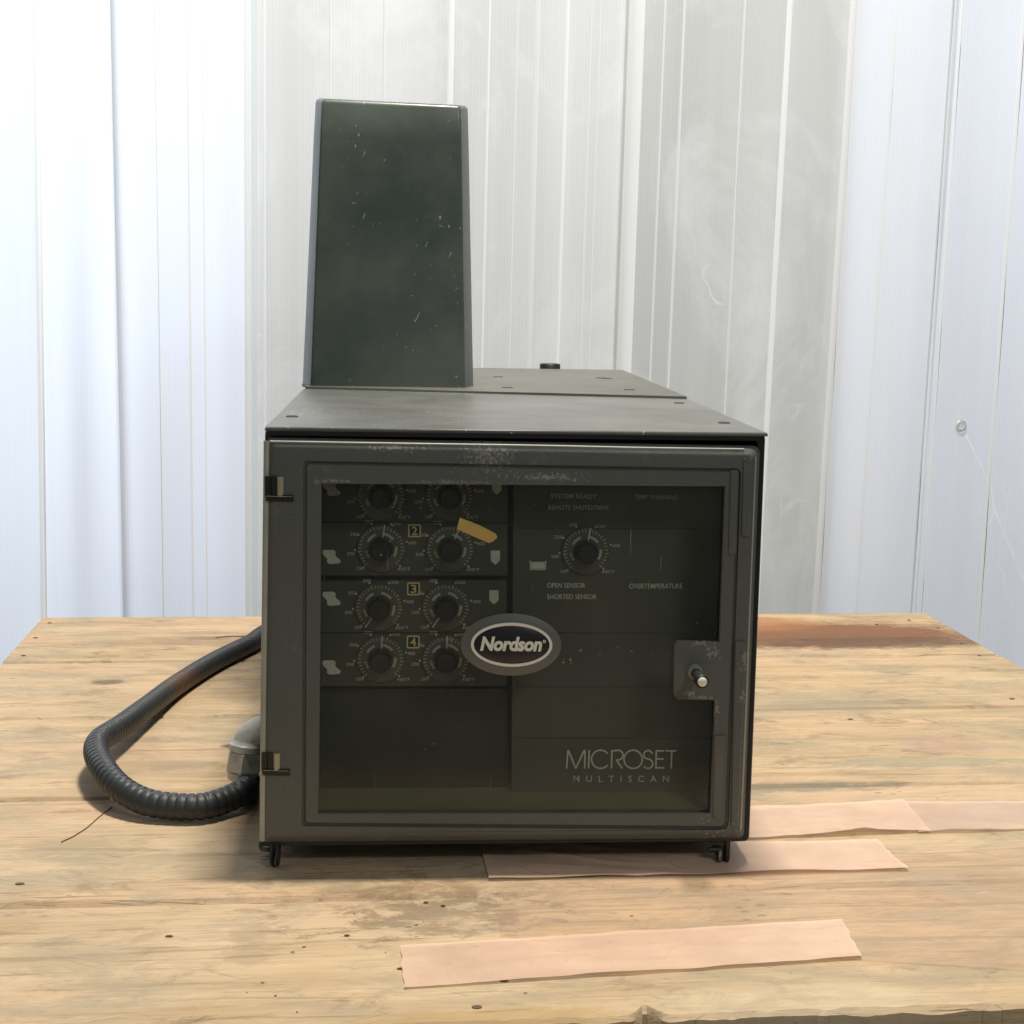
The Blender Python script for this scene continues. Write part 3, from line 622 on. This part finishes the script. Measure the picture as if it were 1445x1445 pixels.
def dial(cx, cy, ang, parent, seed, marked=True):
    rnd = random.Random(seed); c = atY(cx, cy, PY); yv = Vector((0, -1, 0)); bm = bmesh.new(); s = S
    def pol(a, r, h): a = math.radians(a); return Vector((c.x + math.sin(a) * r * s, c.y - h, c.z + math.cos(a) * r * s))
    lathe(bm, c, yv, [(0, 34 * s), (.0022, 34 * s), (.003, 32.5 * s), (.0032, 15 * s)], 40, 0)          # skirt
    def arc(a0, a1, r0, r1, h, m):
        n = 6; P = [pol(a0 + (a1 - a0) * k / n, r0, h) for k in range(n + 1)] + [pol(a1 + (a0 - a1) * k / n, r1, h) for k in range(n + 1)]
        prism(bm, P, (0, -.0003, 0), m)
    for a0, a1 in ((298, 338), (8, 52), (82, 122), (232, 262)): arc(a0, a1, 19.2, 22.6, .0032, 2)
    if marked:
        a = math.radians(ang); t = Vector((math.sin(a), 0, math.cos(a))); n_ = Vector((math.cos(a), 0, -math.sin(a))); p0 = c + t * 15 * s - Vector((0, .0036, 0)); p1 = c + t * 34 * s - Vector((0, .0036, 0))
        prism(bm, [p0 - n_ * .9 * s, p1 - n_ * .9 * s, p1 + n_ * .9 * s, p0 + n_ * .9 * s], (0, -.0003, 0), 3)
    lathe(bm, c, yv, [(.003, 16.5 * s), (.010, 15.5 * s), (.0125, 14.6 * s), (.0135, 12.5 * s), (.0130, .3 * s)], 28, 1)     # cap with fluted rim
    for k in range(14):
        a = k * 360 / 14; P = [pol(a - 5, 15.2, .0045), pol(a, 17.0, .0045), pol(a + 5, 15.2, .0045)]; prism(bm, P, (0, -.007, 0), 1)
    for k in range(29):                                            # fine ticks on the skirt
        arc(222 + k * 9.7, 222 + k * 9.7 + 1.6, 27.5, 31 if k % 4 else 32.5, .0030, 4)
    for k, a in enumerate((222, 265, 300, 338, 22, 76, 134)):      # scale dots printed round the skirt
        lathe(bm, pol(a, 36.5, .0), yv, [(-.0001, 1.5 * s), (.0008, 1.5 * s), (.0009, .1 * s)], 10, 4)
    o = obj('dial', bm, [M['skirt'], M['dial_cap'], M['dial_bar'], M['pointer'], M['print_faint']], parent, 40)
    for a, tx in ((222, 'OFF'), (258, '200'), (299, '250'), (337, '300'), (30, '350'), (80, '400'), (136, '450°F')):
        rr_ = 45 if tx != '450°F' else 47; x = cx + math.sin(math.radians(a)) * rr_ * .98; y = cy - math.cos(math.radians(a)) * rr_ * .88; wd = 4.6 * .5 * len(tx) * .8
        text('scale_number', tx, x - wd, x + wd, y - 2.3, y + 2.3, PY - .0006, M['print_faint'], parent)
dial(538, 700, 8, pA, 1, False); dial(634, 700, 8, pA, 2, False)
dial(538, 773, 8, pA, 3); dial(635, 774, 23, pA, 4)
dial(535, 856, 214, pB, 5); dial(629, 856, 213, pB, 6)
dial(537, 929, 4, pB, 7); dial(629, 929, 3, pB, 8)
dial(826, 777, 10, pC, 9)
def number_plate(ch, cx, cy, mat, parent):
    h = 9; bm = bmesh.new()
    plate(bm, Yp(rquad([(cx - h, cy - h), (cx + h, cy - h), (cx + h, cy + h), (cx - h, cy + h)], 2, 2), PY - .0010), [Yp(rquad([(cx - h + 1.8, cy - h + 1.8), (cx + h - 1.8, cy - h + 1.8), (cx + h - 1.8, cy + h - 1.8), (cx - h + 1.8, cy + h - 1.8)], 1, 2), PY - .0010)], (0, .0006, 0), 1)
    prism(bm, Yp([(cx - h + 1, cy - h + 1), (cx + h - 1, cy - h + 1), (cx + h - 1, cy + h - 1), (cx - h + 1, cy + h - 1)], PY - .0008), (0, .0006, 0), 0)
    o = obj('number_plate', bm, [M['blackprint'], mat], parent)
    text('number', ch, cx - 4, cx + 4, cy - 6, cy + 6, PY - .0011, mat, parent, bold=.012)
number_plate('2', 585, 749, M['yellow_print'], pA); number_plate('3', 583.5, 831, M['yellow_print'], pB); number_plate('4', 583, 906, M['yellow_print'], pB)
def flat(name, pts, mat, parent, y=None):
    bm = bmesh.new(); prism(bm, Yp(pts, (PY - .0009) if y is None else y), (0, .0005, 0)); return obj(name, bm, mat, parent)
HS = [(-12, -8), (-10, -10), (4, -10), (7, -7), (6, -3), (8, 0), (12, 3), (14, 6), (12, 9), (-2, 10), (-6, 7), (-5, 3), (-8, 0), (-11, -3)]
for cx, cy, m, p in ((467, 690, 'print_dim', pA), (467, 786, 'print', pA), (467, 845, 'print', pB), (467, 942, 'print', pB)): flat('hose_symbol', [(cx + a, cy + b) for a, b in HS], M[m], p)
for cx, cy, m, p in ((701, 688, 'print_dim', pA), (699, 787, 'print', pA), (697, 843, 'print', pB)): flat('gun_symbol', [(cx - 6.5, cy - 10), (cx + 6.5, cy - 10), (cx + 6.5, cy + 4), (cx, cy + 10), (cx - 6.5, cy + 4)], M[m], p)
flat('tank_symbol', [(750, 793), (768.5, 793), (768.5, 802.5), (750, 802.5)], M['print'], pC)
for q in ([(747, 791.5), (749, 791.5), (749.8, 794), (749.2, 803), (747.8, 803), (748, 795)], [(771.5, 791.5), (769.5, 791.5), (769, 794), (769, 803), (770.4, 803), (770.4, 795)], [(747.8, 803.2), (770.4, 803.2), (770.4, 804.4), (747.8, 804.4)]): flat('tank_symbol', q, M['print_dim'], pC)
py_ = PY - .0008
text('lettering', 'SYSTEM READY', 777, 842, 696.5, 703, py_, M['print_dim'], pC, bold=.002, slope=.01)
text('lettering', 'TEMP WARNING', 895, 956, 698, 704.5, py_, M['print_dim'], pC, bold=.002, slope=.01)
text('lettering', 'REMOTE SHUTDOWN', 774, 858, 713, 719.5, py_, M['print_dim'], pC, bold=.002)
text('lettering', 'OPEN SENSOR', 772, 826, 822.5, 829.5, py_, M['print'], pC, bold=.004)
text('lettering', 'SHORTED SENSOR', 772, 842, 838.5, 845.5, py_, M['print'], pC, bold=.004)
text('lettering', 'OVERTEMPERATURE', 888, 963, 823.5, 830.5, py_, M['print_dim'], pC, bold=.004)
text('lettering', 'MULTISCAN', 809, 944, 1094.5, 1103.5, py_, M['print'], pC, bold=.006, space=2.2)
# MICROSET in a thin round geometric hand
def stroke(bm, pts, wpx, y):
    P = [Vector(p) for p in pts]; A, B = [], []
    for i, p in enumerate(P):
        t = (P[min(i + 1, len(P) - 1)] - P[max(0, i - 1)]).normalized(); s = Vector((-t.y, t.x)) * wpx / 2; A.append(p + s); B.append(p - s)
    v1 = [bm.verts.new(atY(p.x, p.y, y)) for p in A]; v2 = [bm.verts.new(atY(p.x, p.y, y)) for p in B]
    for i in range(len(P) - 1): bm.faces.new((v1[i], v1[i + 1], v2[i + 1], v2[i]))
bm = bmesh.new(); T0, B0, yq = 1058.5, 1084.5, py_ - .0002; lw = 2.3
def arcp(cx, cy, rx, ry, a0, a1, n=26): return [(cx + rx * math.cos(math.radians(a0 + (a1 - a0) * i / n)), cy + ry * math.sin(math.radians(a0 + (a1 - a0) * i / n))) for i in range(n + 1)]
letters = [[(799.5, B0), (801.5, T0)], [(802, T0), (812.5, B0)], [(812.5, B0), (824.5, T0)], [(825.5, T0), (825, B0)], [(831.5, T0), (830.5, B0)],
           arcp(847.5, 1071.5, 12.8, 12.9, -38, -322), [(863.5, T0), (863, B0)], [(863.5, T0 + 1)] + arcp(872.5, 1065.5, 6.5, 6.8, -90, 90, 14) + [(869, 1072.3)], [(869.5, 1072), (878, B0)],
           arcp(893.5, 1071.5, 12.9, 12.9, 0, 360, 36), [(921.5, 1062.5)] + arcp(914.5, 1065.3, 6, 6.3, -25, -225, 12) + arcp(914.5, 1077.8, 6.6, 6.6, -60, 150, 14), [(926.2, T0), (925.5, B0)], [(926, T0 + 1), (937, T0 + 1)], [(926, 1071), (936.5, 1071)], [(925.5, B0 - 1), (937.5, B0 - 1)],
           [(939, T0 + 1), (954.5, T0 + 1)], [(948, T0), (947, B0)]]
for k, L in enumerate(letters): stroke(bm, L, lw, yq - k * 1e-5)
obj('lettering', bm, M['print_dim'], pC)

# --- the door
door = empty('door', (0, 0, .16), mach); bpy.context.view_layer.update(); door.matrix_parent_inverse = mach.matrix_world.inverted()
d_px = [(377, 617), (1073, 629), (1050, 1183), (369.5, 1189)]
def inset(c, l, t, r_, b): return [(c[0][0] + l, c[0][1] + t), (c[1][0] - r_, c[1][1] + t), (c[2][0] - r_, c[2][1] - b), (c[3][0] + l, c[3][1] - b)]
YF = -.006
win = [(452, 680.5), (1024, 684.5), (1016, 907), (957, 905), (952.5, 912), (951.5, 979), (956, 985), (1008, 986.5), (1010, 990), (1003, 1148), (448, 1149)]
win_b = [(p[0] + (2 if p[0] < 700 else -2), p[1] + (2 if p[1] < 800 else -2)) for p in win]
groove_o = [(428, 650), (1046, 661), (1028, 1171), (426, 1166)]
bm = bmesh.new()
loops = [(rquad(d_px, [4, 13, 10, 3], 5), .010), (rquad(d_px, [4, 13, 10, 3], 5), -.0015), (rquad(inset(d_px, 2, 3, 2, 2), [4, 13, 10, 3], 5), -.0038), (rquad(inset(d_px, 9, 12, 8, 9), [5, 12, 10, 5], 5), YF + .0002), (rquad(inset(d_px, 12, 15, 11, 13), [5, 11, 9, 5], 5), YF),
         (rquad(groove_o, [6, 10, 10, 6], 5), YF), (rquad(inset(groove_o, 1.6, 1.6, 1.6, 1.6), [6, 9, 9, 6], 5), YF + .0022), (rquad(inset(groove_o, 3.2, 3.2, 3.2, 3.2), [6, 9, 9, 6], 5), YF + .0022), (rquad(inset(groove_o, 5.5, 5.5, 5.5, 5.5), [6, 8, 8, 6], 5), YF + .0004)]
V = loft(bm, [Yp(l, y) for l, y in loops], False, False)
# flat inner band around the window opening
inner_loop = [v.co.copy() for v in V[-1]]; wl = Yp(win, YF + .0004)
polys = [inner_loop, wl]; tr_ = tessellate_polygon(polys); wv = [bm.verts.new(p) for p in wl]; allv = V[-1] + wv
for t in tr_:
    try: bm.faces.new([allv[i] for i in t])
    except ValueError: pass
w2 = [bm.verts.new(p) for p in Yp(win_b, YF + .0016)]; w3 = [bm.verts.new(p) for p in Yp(win_b, -.0005)]
for a, b in ((wv, w2), (w2, w3)):
    for i in range(len(win)): bm.faces.new((a[i], a[(i + 1) % len(win)], b[(i + 1) % len(win)], b[i]))
obj('door_frame', bm, M['door'], door, 35)
bm = bmesh.new(); plate(bm, Yp([(p[0] + (4 if p[0] > 722 else -4), p[1] + (4 if p[1] > 800 and p[0] not in (1016, 957, 952.5) else -4)) for p in [(452, 680), (1024, 684), (1003, 1149), (448, 1149)]], -.0022), [], (0, .0018, 0))
obj('window_pane', bm, M['pane'], door)
# bright worn lip round the opening: a thin raised bead
bm = bmesh.new(); tube(bm, [atY(*p, YF + .0006) for p in ((452, 680.5), (600, 681.5), (800, 683), (1024, 684.5))], .00035, 6); obj('window_lip', bm, M['badge_grey'], door, 60)
bm = bmesh.new(); tube(bm, [atY(*p, YF + .0006) for p in ((951.5, 979), (956, 985.5), (1006, 987), (1009.5, 990), (1007.5, 1012))], .0006, 6); obj('window_lip', bm, M['badge_grey'], door, 60)
for pts_, r_, y_ in (([(376.5, 622), (374.5, 800), (372, 1000), (370.5, 1186)], .0021, -.0032), ([(381, 623), (560, 626), (760, 629), (900, 632), (1050, 634)], .0007, -.0046), ([(1066, 645), (1060, 800), (1052, 1010), (1045, 1170)], .0008, -.0046)):  # pale beads stand in for light refracted through the door's plastic edges
    bm = bmesh.new(); tube(bm, catmull([atY(*p, y_) for p in pts_], 8), r_, 10); obj('edge_light_bead', bm, M['bead'], door, 60)
# raised rails on the closing edge
def rail(pts, h=.0016):
    bm = bmesh.new(); c = Vector((sum(p[0] for p in pts) / 4, sum(p[1] for p in pts) / 4)); q = rquad(pts, 3, 3)
    inn = [p + (Vector((c.x, p.y)) - p).normalized() * 1.5 for p in q]
    loft(bm, [Yp(q, YF + .001), Yp(q, YF - h * .5), Yp(inn, YF - h)]); obj('edge_rail', bm, M['door'], door, 30)
rail([(1049, 646), (1061, 646), (1058, 757), (1046, 757)]); rail([(1037, 905), (1053, 906), (1042, 1166), (1031, 1166)])
rail([(1031, 663), (1042, 663), (1039, 783), (1028, 783)], .0008); rail([(1008, 1038), (1024, 1038), (1019, 1156), (1006, 1156)], .0008)
# hinges on the other edge
def hinge(y0, y1, dx):
    bm = bmesh.new(); x0 = 373 + dx
    prism(bm, Yp([(x0 + 1, y0), (x0 + 8.5, y0 + 1), (x0 + 8.5, y1), (x0 + 1, y1)], YF - .0006), (0, .004, 0), 0)                     # dark notch
    prism(bm, Yp([(x0 + 1, y1 - 1), (x0 + 41, y1), (x0 + 41, y1 + 9), (x0 + 3, y1 + 8)], YF - .0010), (0, .004, 0), 0)     # dark slot
    prism(bm, Yp([(x0 + 18, y0 + 1), (x0 + 27, y0 + 1), (x0 + 27, y1), (x0 + 18, y1)], YF - .0005), (0, .003, 0), 1)
    prism(bm, Yp([(x0 + 10.5, y0), (x0 + 17.5, y0), (x0 + 17.5, y1), (x0 + 10.5, y1)], YF - .0008), (0, .003, 0), 0)
    c0 = atY(x0 + 22, y1, YF + .0005); c1 = atY(x0 + 22, y0 + 1, YF + .0005)
    lathe(bm, c0, c1 - c0, [(0, .0021), ((c1 - c0).length, .0021)], 14, 1)
    tube(bm, [atY(x0 + 3, y1 + 1, YF - .0014), atY(x0 + 20, y1 + 1.5, YF - .0016), atY(x0 + 39, y1 + 2, YF - .0014)], .00025, 6, 2)
    obj('hinge', bm, [M['black'], M['hinge_pin'], M['steel']], door, 40)
hinge(672, 699, 0); hinge(1062, 1086, -5)
# latch with its round key barrel
bm = bmesh.new(); b0 = atY(980, 947, YF); ax = Vector((0, -1, 0))
lathe(bm, b0, ax, [(-.001, .0052), (.003, .0052), (.0042, .0044), (.0042, .002)], 22, 1)
lathe(bm, b0 + Vector((.0004, 0, -.0006)), ax, [(.003, .0036), (.020, .0036), (.020, .0046), (.0262, .0046), (.027, .0040), (.027, .0034)], 24, 0)
lathe(bm, b0 + Vector((.0004, 0, -.0006)), ax, [(.0262, .0033), (.0278, .0031), (.0282, .0024), (.0284, .0003)], 20, 2)
obj('latch', bm, [M['rubber'], M['brass'], M['white']], door, 40)
# oval badge
bd = empty('x', (0, 0, 0), mach); bpy.data.objects.remove(bd)
def oval(name, cx, cy, rx, ry, y, th, mat, hole=None):
    bm = bmesh.new(); rot = .012; 
    if hole: plate(bm, Yp(ell(cx, cy, rx, ry, 64, rot), y), [Yp(ell(cx, cy, hole[0], hole[1], 64, rot), y)], (0, th, 0))
    else:
        L = ell(cx, cy, rx, ry, 64, rot); L2 = ell(cx, cy, rx - 1.2, ry - 1.2, 64, rot); loft(bm, [Yp(L, y + th), Yp(L, y + .0004), Yp(L2, y)])
    return obj(name, bm, mat, door, 40)
oval('badge', 721, 909.5, 71, 44, -.0034, .0012, M['badge_grey']); oval('badge_face', 722, 910, 55, 28.5, -.0042, .0008, M['badge_black']); oval('badge_ring', 722, 910, 57.5, 31, -.0046, .0012, M['cream'], (53.5, 27))
bm = None
text('badge_lettering', 'Nordson', 677.5, 765, 898, 918.6, -.0046, M['cream'], door, shear=.22, bold=.042, space=.98, slope=.012)
bm = bmesh.new(); a = Yp(ell(768.2, 905.3, 2.3, 2.3, 16), -.0048); plate(bm, a, [Yp(ell(768.2, 905.3, 1.2, 1.2, 12), -.0048)], (0, .0004, 0)); obj('registered_mark', bm, M['cream'], door)
flat('amber_tape_scrap', [(649, 730.5), (676, 741), (699.5, 753), (702, 758.5), (697, 763), (690, 766.5), (668, 757), (644.5, 746.5)], M['amber'], door, -.0030)

# --- front feet
f1 = empty('foot', atY(390, 1205, 0), mach); bpy.context.view_layer.update(); f1.matrix_parent_inverse = mach.matrix_world.inverted()
mpp = .000474
for px, hw in ((384.5, 2.6), (392.8, 2.4)):
    c = atY(px, 1205, .004); bm = bmesh.new(); lathe(bm, (c.x - hw * mpp, .004, .0112), (1, 0, 0), [(0, .0095), (.0004, .0108), (hw * mpp, .0112), (2 * hw * mpp - .0004, .0108), (2 * hw * mpp, .0095)], 28); obj('washer', bm, M['rubber'], f1, 40)
c = atY(368, 1210.5, .004); e = atY(383, 1210.5, .004); bm = bmesh.new(); lathe(bm, c, (1, 0, 0), [(0, .0012), (0, .0017), ((e - c).length * .62, .0017), ((e - c).length * .62, .0013), ((e - c).length, .0013)], 14); obj('bolt', bm, M['steel'], f1, 40)
bm = bmesh.new(); tube(bm, [atY(368, 1188, .001), atY(368, 1195, .001), atY(370, 1198.5, .001), atY(378, 1199, .001), atY(388, 1198, .001)], .0016, 10); obj('lip', bm, M['paint'], f1, 60)
bm = bmesh.new(); c = atY(388, 1196, .004); box(bm, c.x - .0035, c.x + .0035, -.001, .012, .011, G + .004); obj('bracket', bm, M['black'], f1)
f2 = empty('foot', atY(1018, 1205, 0), mach); bpy.context.view_layer.update(); f2.matrix_parent_inverse = mach.matrix_world.inverted()
bm = bmesh.new(); prism(bm, Yp([(1001, 1183), (1031, 1183), (1029.5, 1212), (1027, 1217), (1018, 1217.5), (1011, 1208), (1005, 1195)], .002), (0, .003, 0)); 
prism(bm, Yp([(1025, 1183), (1031, 1183), (1029.5, 1213), (1027, 1218), (1024, 1218)], -.001), (0, .012, 0)); obj('bracket', bm, M['black'], f2)
c = atY(1019, 1206, 0); bm = bmesh.new(); lathe(bm, (c.x - .002, .001, c.z), (1, -.35, 0), [(0, .0045), (.0006, .0052), (.0018, .0052), (.0024, .004)], 24); obj('washer', bm, M['steel'], f2, 40)
c = atY(1000, 1199, 0); bm = bmesh.new(); lathe(bm, c, (1, 0, 0), [(0, .0012), (0, .0019), (.008, .0019)], 14); obj('bolt', bm, M['rubber'], f2, 40)
bm = bmesh.new(); lathe(bm, (c.x + .010, .004, 0), (0, 0, 1), [(0, .0035), (.004, .003), (.012, .003)], 16); obj('pad', bm, M['rubber'], f2, 40)

# ------------------------------------------------------------------ the conduit
hose = empty('conduit_hose', atZ(250, 1150))
tag(hose, 'black ribbed conduit hose looping over the boards from a metal elbow', 'hose')
RH = .0101; XS = -.1705
ye = .165                                            # how far back along the side the elbow sits
nut_c = atY(347, 1078, ye)
E0 = atY(352, 1100, ye)
pts = [E0 + Vector((.000, 0, .004)), E0 + Vector((-.0015, -.004, -.004)), atZ(343, 1116, .0135), atZ(318, 1129, .0115), atZ(285, 1138, RH + .001), atZ(245, 1138, RH + .001), atZ(205, 1131, RH + .003), atZ(170, 1112, RH + .008), atZ(147, 1086, RH + .013), atZ(136, 1062, RH + .015), atZ(142, 1044, RH + .015),
       atZ(172, 1024, RH + .010), atZ(210, 996, RH + .005), atZ(250, 966, RH + .001), atZ(300, 935, RH), atZ(350, 910, RH), atZ(400, 886, RH), Vector((-.09, .76, RH))]
path = resample(catmull(pts, 24), .00085)
print('hose length', len(path) * .00085, 'E0', E0, 'nut', nut_c)
bm = bmesh.new(); tube(bm, path, lambda i: RH * (1.02 - .085 * math.cos(math.pi * i * .00085 / .0068) ** 8 * (1 if i * .00085 < .36 else .6)), 20); obj('corrugated_tube', bm, M['hose'], hose, 80)
fit = empty('elbow_fitting', nut_c, hose); bpy.context.view_layer.update(); fit.matrix_parent_inverse = hose.matrix_world.inverted()
ax = Vector((-.12, -.12, -1)).normalized(); top = nut_c + Vector((0, 0, .010))
bm = bmesh.new(); lathe(bm, top, ax, [(-.001, .0120), (.0005, .0140), (.0150, .0144), (.0168, .0128)], 6, 0, .3); obj('hex_nut', bm, M['nut'], fit, 20)
bm = bmesh.new(); lathe(bm, top + ax * .0166, ax, [(0, .0125), (.0045, .0125), (.0062, .0112)], 28); obj('gland_ring', bm, M['nut'], fit, 40)
bm = bmesh.new(); lathe(bm, top, -ax, [(0, .0116), (.0008, .0136), (.0055, .0136), (.0068, .0122), (.009, .0112)], 28); obj('collar', bm, M['zinc'], fit, 40)
s0 = top - ax * .003; bm = bmesh.new()
arc_ = catmull([s0, s0 + Vector((.0015, .002, .005)), s0 + Vector((.008, .004, .0105)), s0 + Vector((.018, .006, .012)), Vector((XS + .004, s0.y + .006, s0.z + .012))], 8)
tube(bm, arc_, lambda i: .0113 + .0016 * math.sin(min(1, i / len(arc_) * 1.4) * math.pi / 2), 24); obj('elbow', bm, M['zinc'], fit, 60)
bm = bmesh.new(); lathe(bm, Vector((XS - .004, s0.y + .006, s0.z + .012)), (1, 0, 0), [(0, .0140), (.0045, .0145), (.006, .0145)], 28); obj('flange', bm, M['zinc'], fit, 40)
